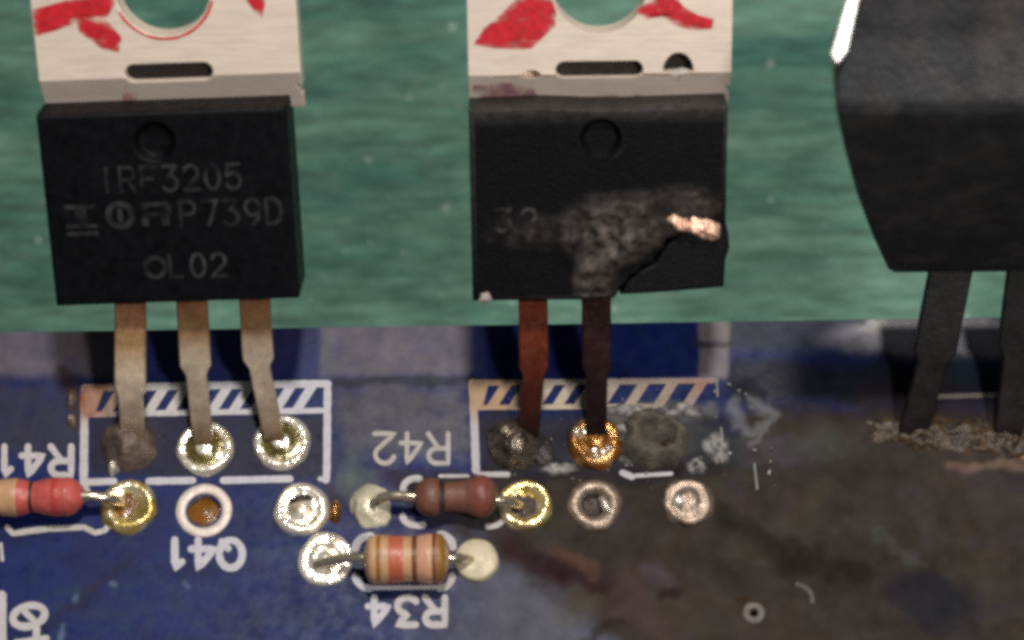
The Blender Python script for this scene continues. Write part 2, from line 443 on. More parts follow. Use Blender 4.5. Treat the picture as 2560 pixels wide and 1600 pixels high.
# scar of lifted mask running down right from R34
over((62, 40, 46), seg(1262, 1352, 1400, 1440, 54, .95) * .8)
over((58, 38, 44), seg(1390, 1425, 1560, 1480, 44, .95) * .85)
over((120, 84, 70), seg(1390, 1380, 1480, 1425, 34, .97) * .5)
over((96, 76, 76), seg(1560, 1480, 1640, 1560, 60, .9) * .6)
over((96, 84, 92), seg(1620, 1440, 1680, 1460, 36, .9) * .6)
over((52, 40, 34), seg(1460, 1590, 1560, 1545, 22, .9) * .7)
over((104, 98, 84), blob(1440, 1520, 110, 50, -.4) * .4)
over((44, 30, 30), blob(1680, 1490, 40, 30) * .7)
over((60, 40, 30), blob(1860, 1505, 26, 18) * .7)
# charred and rusty ground below the black component
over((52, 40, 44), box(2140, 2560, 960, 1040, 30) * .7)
over((122, 88, 48), blob(2420, 1085, 200, 46, .03) * sm(n_b, .35, .6) * .8)
over((112, 76, 40), blob(2330, 1090, 60, 46) * .5)
over((198, 156, 118), blob(2570, 1118, 70, 34, 0, .4, 1, .5) * .9)
over((140, 116, 100), seg(2380, 1168, 2700, 1160, 18, .8, .6) * .7)
over((104, 78, 92), blob(2420, 1180, 60, 20) * .5)
# burnt ground inside the right footprint
over((54, 50, 52), box(1200, 1830, 1030, 1200, 24, .7) * .85)
over((96, 98, 94), blob(1640, 1080, 150, 110) * .75)
over((62, 72, 66), blob(1800, 1130, 90, 80) * .7)
over((140, 142, 146), np.maximum.reduce([seg(1828, 1000, 1850, 1050, 30, .97, 1.), seg(1850, 1050, 1880, 1072, 18, .95, 1.), seg(1880, 1074, 1912, 1062, 16, .95, 1.), seg(1868, 990, 1932, 1050, 18, .95, 1.), seg(1932, 1050, 1890, 1110, 16, .95, 1.)]) * .6)
over((128, 126, 120), seg(1540, 1020, 1780, 1024, 34, .9, .7) * .7)
over((132, 124, 114), np.maximum(blob(1620, 1075, 60, 60), seg(1560, 1050, 1545, 1120, 22, .9)) * .6)
over((46, 34, 30), seg(1560, 1150, 1690, 1175, 30, .7) * .8)
over((74, 52, 38), seg(160, 940, 190, 1050, 26, .8) * .6)
over((64, 40, 34), seg(835, 1210, 840, 1290, 14, .8) * .7)
ny, nx = GX.shape
colr = colr * 0.62
HOLES = [(510, 1277, 36), (1485, 1262, 24), (1885, 1532, 9)]
idx = np.arange(nx * ny).reshape(ny, nx)
quads = np.stack([idx[:-1, :-1], idx[:-1, 1:], idx[1:, 1:], idx[1:, :-1]], -1).reshape(-1, 4)
cxs = (GX[:-1, :-1] + GX[1:, 1:]).ravel() / 2; cys = (GY[:-1, :-1] + GY[1:, 1:]).ravel() / 2
keep = np.ones(len(quads), bool)
for hx, hy, hr in HOLES:
    p = at(hx, hy, 0); keep &= np.hypot(cxs - p.x, cys - p.y) > hr / 57.0 + 0.02
GZ = 0.008 * (fbm(PX / 30, PY / 30, 21) - 0.5) * np.clip(brown + box(1200, 1900, 960, 1220), 0, 1)
scar = np.maximum(seg(1262, 1352, 1400, 1440, 26, .8), seg(1390, 1425, 1560, 1480, 22, .8))
GZ = GZ - 0.05 * scar + 0.05 * seg(1300, 1350, 1470, 1415, 18, .9)
me = bpy.data.meshes.new('circuit_board')
V = np.stack([GX, GY, GZ], -1).reshape(-1, 3) * U
me.from_pydata(V.tolist(), [], quads[keep].tolist()); me.update()
ca = me.color_attributes.new('tint', 'FLOAT_COLOR', 'POINT')
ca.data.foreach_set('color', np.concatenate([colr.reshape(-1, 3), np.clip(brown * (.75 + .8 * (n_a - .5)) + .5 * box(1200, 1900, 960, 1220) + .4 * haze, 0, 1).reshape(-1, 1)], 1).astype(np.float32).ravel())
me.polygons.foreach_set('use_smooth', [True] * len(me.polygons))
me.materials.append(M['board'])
board = bpy.data.objects.new('circuit_board', me); COL.objects.link(board); ORG[board.as_pointer()] = Vector((0, 0, 0))
tag(board, 'dark blue circuit board, its right half browned with soot', 'circuit board')
core = MB()
T = 1.6
core.add([(X0, Y0, -T), (X1, Y0, -T), (X1, back_edge(X1), -T), (X0, back_edge(X0), -T), (X0, Y0, -0.12), (X1, Y0, -0.12), (X1, back_edge(X1), -0.12), (X0, back_edge(X0), -0.12)],
         [(0, 1, 5, 4), (1, 2, 6, 5), (2, 3, 7, 6), (3, 0, 4, 7), (3, 2, 1, 0)])
core.build('board_core', M['edge'], board)

# ------------------------------------------------------------------ silkscreen
WHITE = lin(206, 204, 212)
def stain(px, py):
    c = np.array(WHITE)
    def mixc(k, f):
        nonlocal c; c = c * (1 - f) + np.array(lin(*k)) * f
    g = lambda x, y, rx, ry: max(0, min(1, 1.6 - 1.4 * math.hypot((px - x) / rx, (py - y) / ry)))
    n = float(fbm(px / 30, py / 30, 51))
    if px < 900: mixc((206, 196, 184), .5 * g(330, 1000, 300, 120)); mixc((150, 80, 26), min(1, g(232, 1000, 75, 62) * (.8 + .5 * n))); mixc((200, 160, 120), g(310, 985, 70, 60) * .5)
    if px < 260 and py > 1050: mixc((200, 190, 184), .5)
    if 1100 < px < 1860 and py < 1240:
        mixc((186, 138, 72), g(1235, 985, 175, 80) * .9); mixc((206, 186, 146), g(1430, 1000, 110, 60) * .8)
        mixc((150, 124, 88), g(1600, 985, 200, 70) * .85); mixc((146, 80, 34), g(1750, 970, 90, 36) * .95); mixc((120, 110, 100), g(1700, 1030, 130, 50) * .6)
        mixc((180, 166, 156), .25)
    if 1780 < px < 1950: mixc((110, 112, 112), .8)
    if px > 2200: mixc((120, 112, 96), .9)
    if 980 < px < 1420 and py > 1190: mixc((196, 184, 176), .5)
    if 850 < px < 1120 and 1070 < py < 1180: mixc((176, 166, 150), .7)
    if px < 240 and 1220 < py < 1340: mixc((190, 182, 164), .5)
    return tuple(c * (.76 if px > 1100 else .82))

SZ = 0.022
class Silk(MB):
    def stroke(s, pts, wpx, z=None):
        z = s.up(); wpx *= 1.1
        Q = []
        for (a, b), (c, d_) in zip(pts[:-1], pts[1:]):
            m = max(1, int(math.hypot(c - a, d_ - b) / 12))
            Q += [(a + (c - a) * k / m, b + (d_ - b) * k / m) for k in range(m)]
        Q.append(pts[-1]); n = len(Q)
        def cross(i):
            t = np.array(Q[min(i + 1, n - 1)]) - np.array(Q[max(i - 1, 0)]); t = t / (np.linalg.norm(t) + 1e-9)
            return t, np.array([-t[1], t[0]])
        L_, R_ = [], []
        for i in range(n):
            t, m = cross(i); p = np.array(Q[i])
            ww = wpx * 0.5 * (1 + 0.16 * (float(fbm(p[0] / 9, p[1] / 9, 61)) - .5) * 2)
            L_.append(p + m * ww); R_.append(p - m * ww)
        t0, m0 = cross(0); t1, m1 = cross(n - 1); h = wpx * 0.5
        cap0 = [np.array(Q[0]) - t0 * h * math.sin(a) + m0 * h * math.cos(a) for a in (math.pi * .25, math.pi * .5, math.pi * .75)]
        cap1 = [np.array(Q[-1]) + t1 * h * math.sin(a) + m1 * h * math.cos(a) for a in (math.pi * .75, math.pi * .5, math.pi * .25)]
        pts_ = L_ + R_ + cap0 + cap1
        zi = list(range(n)) * 2 + [0] * 3 + [n - 1] * 3
        vs = [at(p[0], p[1], z + .00035 * q) for p, q in zip(pts_, zi)]; cs = [stain(p[0], p[1]) for p in pts_]
        fs = [(i, n + i, n + i + 1, i + 1) for i in range(n - 1)]
        fs += [(0, 2 * n, 2 * n + 1, 2 * n + 2, n), (2 * n - 1, 2 * n + 3, 2 * n + 4, 2 * n + 5, n - 1)]
        s.add(vs, fs, cs)
    def up(s):
        s.k = getattr(s, 'k', 0) + 1; return SZ + .0023 * s.k
    def poly(s, pts, z=None):
        z = s.up()
        s.add([at(x, y, z) for x, y in pts], [tuple(range(len(pts)))], [stain(x, y) for x, y in pts])

def arc(cx, cy, rx, ry, a0, a1, n=10):
    return [(cx + rx * math.cos(math.radians(a0 + (a1 - a0) * k / n)), cy + ry * math.sin(math.radians(a0 + (a1 - a0) * k / n))) for k in range(n + 1)]

# glyphs as strokes in a 0..1 x 0..1 cell, y up
def el(cx, cy, rx, ry, a0, a1, n=12): return [(cx + rx * math.cos(math.radians(a0 + (a1 - a0) * k / n)), cy + ry * math.sin(math.radians(a0 + (a1 - a0) * k / n))) for k in range(n + 1)]
GL = {
 'R': [[(0, 0), (0, 1), (.55, 1)] + el(.55, .75, .38, .25, 90, -90) + [(0, .5)], [(.45, .5), (.95, 0)]],
 '4': [[(.7, 0), (.7, 1), (0, .32), (1, .32)]],
 '1': [[(.2, .78), (.5, 1), (.5, 0)]],
 '2': [el(.5, .7, .45, .3, 165, -30) + [(.02, 0), (1, 0)]],
 '3': [[(.05, 1), (.92, 1), (.45, .6)] + el(.45, .3, .48, .3, 80, -150)],
 'Q': [el(.5, .5, .5, .5, 90, 450, 20), [(.62, .3), (.88, .06)]],
 '0': [el(.5, .5, .46, .5, 90, 450, 20)],
 'I': [[(.5, 0), (.5, 1)]],
 'F': [[(0, 0), (0, 1), (.95, 1)], [(0, .5), (.75, .5)]],
 '5': [[(.9, 1), (.12, 1), (.08, .55)] + el(.45, .33, .47, .33, 110, -150)],
 'P': [[(0, 0), (0, 1), (.55, 1)] + el(.55, .74, .4, .26, 90, -90) + [(0, .48)]],
 '7': [[(0, 1), (1, 1), (.4, 0)]],
 '9': [el(.5, .68, .46, .32, 0, 360, 16), [(.96, .68), (.85, .25), (.5, 0)]],
 'D': [[(0, 0), (0, 1), (.4, 1)] + el(.4, .5, .55, .5, 90, -90) + [(0, 0)]],
 'L': [[(0, 1), (0, 0), (.8, 0)]],
}
def text_px(s, x, y, hpx, cw, adv, wpx, rot180=True, rot=0.0):
    """lettering starting at pixel (x, y) = baseline of its first glyph; rot in degrees, counter-clockwise in the picture"""
    a = math.radians(180 if rot180 else rot); S = Silk()
    ex = np.array([math.cos(a), -math.sin(a)]); ey = np.array([-math.sin(a), -math.cos(a)])
    for k, ch in enumerate(s):
        for st in GL[ch]:
            S.stroke([tuple(np.array([x, y]) + ex * (adv * k + cw * u) + ey * (hpx * v)) for u, v in st], wpx)
    return S

def print_text(word, *a, **k):
    o = text_px(word, *a, **k).build('reference_lettering', M['silk'], board)
    o['label'] = 'white printed lettering ' + word + ' on the board'
    return o
print_text('R41', 178, 1116, 72, 54, 70, 15)
print_text('Q41', 606, 1350, 70, 58, 70, 17)
print_text('R42', 1120, 1084, 74, 52, 66, 11)
print_text('R34', 1112, 1494, 68, 52, 70, 16)
S = Silk()
S.stroke([(72 + 40 * math.cos(t) , 1540 + 26 * math.sin(t) - 6 * math.cos(t)) for t in np.linspace(0, 2 * math.pi, 22)], 17)
S.stroke([(62, 1530), (84, 1550)], 15)
S.stroke([(40, 1608), (116, 1596)], 16); S.stroke([(92, 1572), (86, 1640), (42, 1606)], 16)
o = S.build('reference_lettering', M['silk'], board); o['label'] = 'white printed lettering 40 turned on its side'
S = Silk(); S.stroke([(4, 1488), (4, 1640)], 22); S.stroke([(2, 1360), (6, 1400)], 8)  # the short second stroke paints a white glint at the left edge
S.build('silkscreen_line', M['silk'], board)  # holds the painted glint stroke as well as the printed line

# left footprint outline with hatched tab strip
S = Silk()
S.stroke([(213, 970), (520, 964), (820, 959)], 17); S.stroke([(213, 1036), (520, 1031), (818, 1026)], 13)
S.stroke([(212, 970), (209, 1205)], 18); S.stroke([(819, 959), (817, 1180), (815, 1200)], 17); S.stroke([(817, 1200), (800, 1197)], 11)
S.stroke([(209, 1206), (285, 1203)], 16); S.stroke([(372, 1203), (482, 1201)], 16); S.stroke([(558, 1201), (725, 1197)], 16)
S.stroke([(212, 1212), (228, 1246), (285, 1240)], 12)
x = 250
while x < 760:
    y = 1036 - (x - 213) * 10 / 605
    S.poly([(x, y), (x + 27, y - .4), (x + 69, y - 66), (x + 42, y - 65.6)]); x += 53
S.poly([(213, 970), (213, 1036), (236, 1036), (262, 970)])
S.build('silkscreen_outline', M['silk'], board)
# right footprint outline
S = Silk()
S.stroke([(1182, 957), (1330, 956), (1790, 951)], 13); S.stroke([(1190, 1019), (1400, 1017), (1640, 1015)], 11)
S.stroke([(1181, 957), (1186, 1060), (1190, 1176)], 18)
x = 1215
while x < 1760:
    S.poly([(x, 1018), (x + 28, 1018), (x + 68, 956), (x + 40, 956)]); x += 54 if x < 1480 else 72
S.poly([(1180, 957), (1184, 1018), (1206, 1018), (1222, 957)])
S.stroke([(1200, 1186), (1270, 1186)], 12); S.stroke([(1100, 1190), (1170, 1190)], 8)
S.stroke([(1560, 1182), (1580, 1190), (1678, 1184)], 9); S.stroke([(1556, 1182), (1580, 1192)], 15)
S.stroke([(1803, 1070), (1808, 1120)], 5)
S.stroke([(1886, 1160), (1893, 1222)], 5); S.stroke([(1792, 951), (1794, 990)], 6)
S.build('silkscreen_outline', M['silk'], board)
# footprint line under the black component
S = Silk(); S.stroke([(2330, 992), (2515, 986), (2760, 980)], 12); S.build('silkscreen_line', M['silk'], board)
# resistor outlines
S = Silk()
S.stroke(arc(925, 1372, 36, 32, 180, 275), 17); S.stroke(arc(925, 1440, 36, 30, 180, 90), 17)
S.stroke(arc(1100, 1368, 32, 32, 270, 360), 17); S.stroke(arc(1100, 1440, 30, 30, 0, 90), 17)
S.stroke([(925, 1470), (1100, 1468)], 10)
S.build('silkscreen_outline', M['silk'], board)
S = Silk()
S.stroke(arc(1040, 1222, 32, 26, 170, 285), 16); S.stroke(arc(1045, 1290, 38, 24, 180, 70), 15)
S.stroke(arc(1225, 1290, 36, 26, 20, 100), 12)
S.build('silkscreen_outline', M['silk'], board)
S = Silk()
S.stroke([(18, 1318), (32, 1334), (70, 1328), (120, 1322), (210, 1318), (238, 1332), (262, 1326), (282, 1298)], 13)
S.build('silkscreen_outline', M['silk'], board)

# ------------------------------------------------------------------ solder joints and pads (parts of the board)
PXMM = 57.5
def pad_center(px, py, z=0.0): return at(px, py, z)
def joint(name, px, py, rpx, prof, mat, jitter=.08, seed=0, close=True, n=40, origin_z=0.0):
    c = pad_center(px, py); R = rpx / PXMM
    vs, fs = lathe((c.x, c.y, origin_z), (0, 0, 1), (1, 0, 0), [(r * R, h) for r, h in prof], n, jitter, seed, close)
    m = MB(); m.add(vs, fs); return m.build(name, mat, board, smooth=True)
def sub(name, parent, px, py, rpx, prof, mat, jitter=.12, seed=0, close=True, dz=0.0):
    c = pad_center(px, py); R = rpx / PXMM
    vs, fs = lathe((c.x, c.y, dz), (0, 0, 1), (1, 0, 0), [(r * R, h) for r, h in prof], 32, jitter, seed, close)
    m = MB(); m.add(vs, fs); return m.build(name, mat, parent, smooth=True)
RIMF = [(1.05, -.02), (1.0, .14), (.93, .26), (.82, .27), (.68, .18), (.52, .17), (.42, .2), (.34, .28), (.27, .34), (.16, .34)]
FIL = [(1.06, -.02), (1.0, .06), (.9, .16), (.74, .26), (.58, .38), (.44, .56), (.34, .78), (.26, 1.0), (.16, 1.06)]
DOME = [(1.02, -.02), (1.0, .08), (.94, .24), (.82, .40), (.64, .52), (.42, .6), (.2, .63), (.06, .64)]
BOWL = [(1.02, -.02), (1.0, .10), (.92, .24), (.80, .32), (.66, .28), (.5, .16), (.3, .10), (.1, .08)]
RING = [(1.0, -.02), (.99, .06), (.95, .10), (.69, .10), (.64, .06), (.625, -.1), (.62, -1.5)]

burntcol = lambda t, n: tuple(np.array(lin(48, 40, 36)) * (1 - n) + np.array(lin(128, 108, 96)) * n)
c = at(318, 1112)
m = MB(); m.add(*patch(c.x, c.y, 1.15, 1.25, 1.0, 71, .5, col=burntcol, edge=.22, freq=1.6)); o = m.build('solder_joint', M['burnt'], board, smooth=True)
o['label'] = 'brown burnt flux heaped round the first leg'
c = at(283, 1172); m = MB(); m.add(*patch(c.x, c.y, .26, .34, .5, 72, .4, edge=.3)); m.build('solder_bead', M['solder'], board, smooth=True)
j = joint('solder_joint', 512, 1122, 68, RIMF, M['solder'], .10, 3); sub('flux', j, 512, 1126, 50, [(1.05, .19), (.8, .205), (.6, .24), (.4, .32)], M['fluxolive'], .12, 4, False)
j = joint('solder_joint', 704, 1108, 68, RIMF, M['solder'], .10, 5); sub('flux', j, 706, 1108, 50, [(1.05, .19), (.8, .205), (.6, .24), (.4, .32)], M['fluxolive'], .12, 6, False)
j = joint('solder_joint', 322, 1268, 68, BOWL, M['solder_y'], .16, 7); sub('flux', j, 314, 1262, 30, [(1, .16), (.6, .16), (.1, .15)], M['flux'], .3, 8)
j = joint('through_hole_pad', 510, 1277, 68, RING, M['ringwhite'], .03, 9, False); sub('flux_plug', j, 510, 1277, 41, [(1.05, -.3), (.6, -.22), (.2, -.1), (.05, -.1)], M['flux'], .25, 10)
j = joint('solder_joint', 754, 1275, 66, [(1.02, -.02), (1, .08), (.95, .2), (.86, .3), (.72, .28), (.55, .2), (.4, .26), (.2, .36), (.05, .38)], M['solder'], .12, 11)
c = at(752, 1247, .3); m = MB(); m.add(*patch(c.x, c.y, .55, .2, .12, 121, .3, z0=.25, edge=.3, rot=.2)); m.build('flux', M['pit'], j, smooth=True)
c = at(838, 1280); m = MB(); m.add(*patch(c.x, c.y, .26, .55, .4, 73, .5, edge=.35)); m.build('solder_bead', M['solder_g'], board, smooth=True)
c = at(178, 1052); m = MB(); m.add(*patch(c.x, c.y, .2, .3, .4, 74, .4, edge=.3)); m.build('solder_bead', M['solder_d'], board, smooth=True)
c = at(180, 1000); m = MB(); m.add(*patch(c.x, c.y, .22, .5, .3, 75, .5, edge=.3, col=burntcol)); m.build('flux_residue', M['burnt'], board, smooth=True)
j = joint('solder_joint', 926, 1268, 46, [(1.15, -.02), (1.05, .1), (.85, .3), (.62, .5), (.36, .62), (.1, .66)], M['solder_c'], .28, 13)
j = joint('solder_joint', 1312, 1262, 64, [(1.02, -.02), (1, .12), (.93, .25), (.8, .3), (.66, .24), (.5, .12), (.2, .08), (.05, .08)], M['solder_y'], .12, 15)
sub('flux', j, 1306, 1272, 34, [(1, .17), (.6, .16), (.1, .15)], M['pit'], .3, 16)
j = joint('through_hole_pad', 1485, 1262, 66, [(1.0, -.02), (.97, .12), (.85, .26), (.68, .3), (.5, .2), (.42, .0), (.40, -1.5)], M['ringgrey'], .16, 17, False)
sub('burnt_plug', j, 1485, 1262, 28, [(1.1, -.3), (.5, -.34), (.05, -.36)], M['pit'], .3, 18)
c = at(1515, 1268); m = MB(); m.add(*patch(c.x, c.y, .2, .5, .36, 76, .4, edge=.3, rot=.5)); m.build('solder_bead', M['solder'], j, smooth=True)
j = joint('solder_joint', 1718, 1254, 60, [(1.03, -.02), (1, .12), (.92, .26), (.8, .28), (.64, .2), (.5, .24), (.36, .34), (.2, .36), (.05, .36)], M['ringgrey'], .2, 19)
c = at(1694, 1258); m = MB(); m.add(*patch(c.x, c.y, .42, .42, .5, 124, .4, edge=.3)); m.build('bright_bead', M['solder'], j, smooth=True)
# first row of the burnt footprint
c = at(1282, 1110); m = MB(); m.add(*patch(c.x, c.y, 1.15, 1.2, .9, 77, .25, edge=.22, freq=1.0, rot=.4)); j = m.build('solder_joint', M['solder_k'], board, smooth=True)
c = at(1262, 1092); m = MB(); m.add(*patch(c.x, c.y, .42, .24, 1.0, 130, .3, edge=.3, rot=.7)); m.build('bright_bead', M['solder'], j, smooth=True)
j['label'] = 'lumpy torn solder round the rust brown leg'
c = at(1335, 1128); m = MB(); m.add(*patch(c.x, c.y, .8, .8, .35, 78, .7, edge=.6, freq=3,  col=lambda t, n: lin(44, 38, 34))); m.build('soot', M['burnt'], j, smooth=True)
j = joint('solder_joint', 1490, 1108, 66, [(1.05, -.02), (1, .2), (.92, .36), (.8, .42), (.66, .36), (.5, .34), (.38, .42), (.28, .5), (.16, .52)], M['solder_g'], .3, 21)
sub('flux', j, 1488, 1112, 44, [(1.0, .40), (.8, .37), (.6, .38), (.4, .44)], M['flux'], .3, 22, False)
c = at(1488, 1150); m = MB(); m.add(*patch(c.x, c.y, .36, .22, .5, 122, .4, edge=.3)); m.build('bright_bead', M['solder'], j, smooth=True)
c = at(1440, 1090); m = MB(); m.add(*patch(c.x, c.y, .3, .4, .6, 123, .4, edge=.3)); m.build('bright_bead', M['solder'], j, smooth=True)
j['label'] = 'amber flux covered solder round the black leg'
c = at(1640, 1100)
m = MB(); m.add(*patch(c.x, c.y, 1.5, 1.3, .9, 79, .6, edge=.3, freq=1.2, shape=lambda t: .35 + .9 * t if t < .6 else .89 * (1 - ((t - .6) / .4) ** 2),
     col=lambda t, n: tuple(np.array(lin(26, 20, 17)) * (1 - n) + np.array(lin(136, 126, 112)) * n ** 1.3))); j = m.build('blown_solder_joint', M['ash'], board, smooth=True)
c = at(1668, 1128); m = MB(); m.add(*patch(c.x, c.y, .62, .5, .75, 80, .5, edge=.4, col=lambda t, n: lin(58, 40, 34))); m.build('char', M['burnt'], j, smooth=True)
# R34 pads
j = joint('solder_joint', 815, 1400, 64, [(1.02, -.02), (1, .08), (.94, .15), (.78, .17), (.66, .12), (.6, .16), (.5, .26), (.36, .2), (.2, .28), (.05, .3)], M['solder'], .14, 23)
j = joint('solder_joint', 1192, 1402, 52, [(1.03, -.02), (1, .16), (.95, .26), (.86, .30), (.5, .31), (.1, .32)], M['paddisc'], .06, 24)
# small vias
joint('via', 1885, 1532, 26, [(1, -.01), (.95, .03), (.5, .035), (.4, .0), (.38, -.6)], mk('sooted_via', lin(104, 96, 92), .7), .1, 25, False)
c = at(2010, 1490)
S = Silk(); S.stroke(arc(1985, 1500, 46, 40, -80, 5), 10); S.build('silkscreen_arc', mk('faded_silkscreen', lin(84, 79, 75), .8), board)

# ------------------------------------------------------------------ ash and loose residue
am = MB()
def ashcol(t, n):
    n = max(0, min(1, (n - .3) * 2.2)); e = max(0, min(1, (1 - t) * 2.2)); n *= e
    return tuple(np.array(lin(56, 55, 56)) * (1 - n) + np.array(lin(168, 165, 160)) * n)
for (px, py, rx, ry, h, sd) in ((1570, 1028, .8, .35, .22, 81), (1700, 1025, 1.0, .35, .2, 82), (1790, 1120, .5, .8, .12, 83), (1395, 1172, .8, .3, .25, 87), (1552, 1080, .3, .5, .25, 88), (1740, 1165, .5, .35, .2, 84)):
    c = at(px, py); am.add(*patch(c.x, c.y, rx, ry, h * .6, sd, .85, z0=.012, edge=.6, freq=4.2, col=ashcol, n=36, rings=12))
o = am.build('ash_residue', M['ash'], None, smooth=True, origin=at(1700, 1080)); tag(o, 'pale grey ash crusted over the burnt right end of the footprint', 'ash', kind='stuff')
fm = MB(); r_ = rng(33)
for k in range(90):
    px = 1250 + 700 * r_.rand(); py = 960 + 260 * r_.rand() ** .8
    c = at(px, py, .1); s = .03 + .11 * r_.rand() ** 2.5; g = 90 + 110 * r_.rand()
    vs = [Vector((c.x, c.y, .05)) + Vector((r_.uniform(-s, s), r_.uniform(-s, s), r_.uniform(0, s * 1.4))) for _ in range(6)]
    fm.add(vs, [(0, 1, 2), (0, 2, 3), (0, 3, 4), (1, 4, 5), (2, 5, 3), (0, 4, 1), (1, 5, 2), (3, 5, 4)], lin(g, g * .97, g * .93))
o = fm.build('ash_crumbs', M['ash'], None, origin=at(1700, 1080)); tag(o, 'tiny loose crumbs of ash strewn over the sooty board', 'ash', kind='stuff')

# ------------------------------------------------------------------ power transistors
def boolean_cut(mb, cutters):
    """cut closed meshes out of a closed mesh; returns an MB in the same units"""
    def tmp(m):
        me = bpy.data.meshes.new('tmp'); me.from_pydata([tuple(p) for p in m.v], [], m.f)
        b = bmesh.new(); b.from_mesh(me); bmesh.ops.recalc_face_normals(b, faces=b.faces); b.to_mesh(me); b.free()
        o = bpy.data.objects.new('tmp', me); COL.objects.link(o); return o
    a = tmp(mb); cs = [tmp(c) for c in cutters]
    for c in cs:
        md = a.modifiers.new('b', 'BOOLEAN'); md.operation = 'DIFFERENCE'; md.object = c; md.solver = 'EXACT'
    dg = bpy.context.evaluated_depsgraph_get(); ev = a.evaluated_get(dg); me = ev.to_mesh()
    r = MB(); r.add([v.co.copy() for v in me.vertices], [tuple(p.vertices) for p in me.polygons])
    ev.to_mesh_clear()
    for o in cs + [a]:
        d_ = o.data; bpy.data.objects.remove(o); bpy.data.meshes.remove(d_)
    return r

def circle(cx, cy, r, n=40, ry=None): return [(cx + r * math.cos(2 * math.pi * k / n), cy + (ry or r) * math.sin(2 * math.pi * k / n)) for k in range(n)]
def stadium(cx, cy, hw, r, n=12):
    return [(cx + hw + r * math.cos(math.pi * (k / n - .5)), cy + r * math.sin(math.pi * (k / n - .5))) for k in range(n + 1)] + \
           [(cx - hw + r * math.cos(math.pi * (k / n + .5)), cy + r * math.sin(math.pi * (k / n + .5))) for k in range(n + 1)]

def frame(O, A, roll):
    ca, sa = math.cos(A), math.sin(A); cr, sr = math.cos(roll), math.sin(roll)
    ex0 = Vector((1, 0, 0)); eb0 = Vector((0, ca, sa)); en = Vector((0, -sa, ca))
    ex = ex0 * cr + eb0 * sr; eb = eb0 * cr - ex0 * sr
    return (lambda x, b, n: O + ex * x + eb * b + en * n)

LEAN = math.radians(45.0)
def dimple(cx, cy):
    v, f = lathe((cx, cy, 0), (0, 0, 1), (1, 0, 0), [(.60, -.34), (.86, .04), (.9, 1.0)], 36)
    return v, f + [tuple(range(35, -1, -1))]
IDENT = lambda x, y, z: Vector((x, y, z))

def make_tab(F, root, xl, xr, top, crack, mat, band_tint):
    """full-length metal slug: hole, slot, sloped band above the body; bent as a single side profile across its width"""
    NF = -1.25; TH = 1.3
    b0, b1 = 7.4, 9.05                      # band between these heights
    prof = [(0.35, NF - .95), (b0, NF - .95), (b1, NF), (top, NF), (top, NF - TH), (0.35, NF - TH)]
    m = MB()
    vs = [(xl, b, n) for b, n in prof] + [(xr, b, n) for b, n in prof]; k = len(prof)
    m.add(vs, [tuple(range(k))] + [tuple(range(2 * k - 1, k - 1, -1))] + [(i, k + i, k + (i + 1) % k, (i + 1) % k) for i in range(k)])
    cut = []
    P = lambda poly, z0=-9, z1=3: (lambda q: q)(MB().add(*prism(poly, z0, z1, IDENT)))
    cx = (xl + xr) / 2
    cut.append(P(circle(cx, 12.55, 1.86)))
    cut.append(P(stadium(cx - .02, 9.22, 1.38, .36)))
    cut.append(P([(xr - .75, -1), (xr + 1, -1), (xr + 1, 7.4), (xr - .75, 7.4)]))
    cut.append(P([(xr - .22, 8.5), (xr + 1, 7.9), (xr + 1, 5), (xr - .02, 5), (xr - .02, 8.0)]))
    if crack:
        cut.append(P([(cx + 3.1 + .62 * math.cos(t), 9.1 + .78 * math.sin(t)) for t in np.linspace(0, math.pi, 12)] + [(cx + 3.0, 8.96)]))
        cut.append(P(circle(cx - 2.7, 9.05, .36, 12, .2), -2.0, 3))
        z = [(cx - 4.2, 8.96), (cx - 2.6, 9.0), (cx - 1.5, 9.0), (cx + 1.4, 9.02), (cx + 2.4, 8.95), (cx + 4.6, 9.0)]
        cut.append(P([(a, b - .05) for a, b in z] + [(a, b + .05 + .05 * math.sin(a * 5)) for a, b in reversed(z)], -1.55, 3))
    r = boolean_cut(m, cut)
    up = MB(); up.v = [F(*p) for p in r.v]; up.f = r.f; up.c = [None] * len(r.v)
    t = up.build('metal_tab', mat, root)
    bv = t.modifiers.new('bevel', 'BEVEL'); bv.width = .07 * U; bv.segments = 2; bv.limit_method = 'ANGLE'; bv.angle_limit = math.radians(40)
    m = MB(); m.add(*prism(stadium(cx - .02, 9.22, 1.5, .5), NF - TH - .05, NF - .62, F)); m.build('slot_filling', M['slotblack'], t)
    if crack:
        m = MB(); m.add(*prism([(cx + 2.3, 8.7), (cx + 3.9, 8.7), (cx + 3.9, 10.0), (cx + 2.3, 10.0)], NF - TH - .04, NF - .72, F)); m.build('hole_filling', M['slotblack'], t)
    return t

def ink_patch(F, parent, pts, n, name, mat):
    m = MB(); N_ = len(pts); A = np.array(pts); c_ = A.mean(0); g = lambda q: F(q[0], q[1], n(q[1]) if callable(n) else n)
    # outline, an inner loop set in towards the middle and the middle itself; the tint carries how thick the ink lies
    dist = np.linalg.norm(A - c_, axis=1); inner = c_ + (A - c_) * np.clip(1 - .42 / np.maximum(dist, .43), .3, .8)[:, None]
    if name == 'red_marker_stroke' and N_ > 40: inner = A
    m.add([g(q) for q in A] + [g(q) for q in inner] + [g(c_)], [(i, (i + 1) % N_, N_ + (i + 1) % N_, N_ + i) for i in range(N_)] + [(N_ + i, N_ + (i + 1) % N_, 2 * N_) for i in range(N_)] if N_ <= 40 else [tuple(range(N_))],
          [(.45,) * 3 if N_ <= 40 else (.8,) * 3] * N_ + [(1.,) * 3] * (N_ + 1))
    return m.build(name, mat, parent)

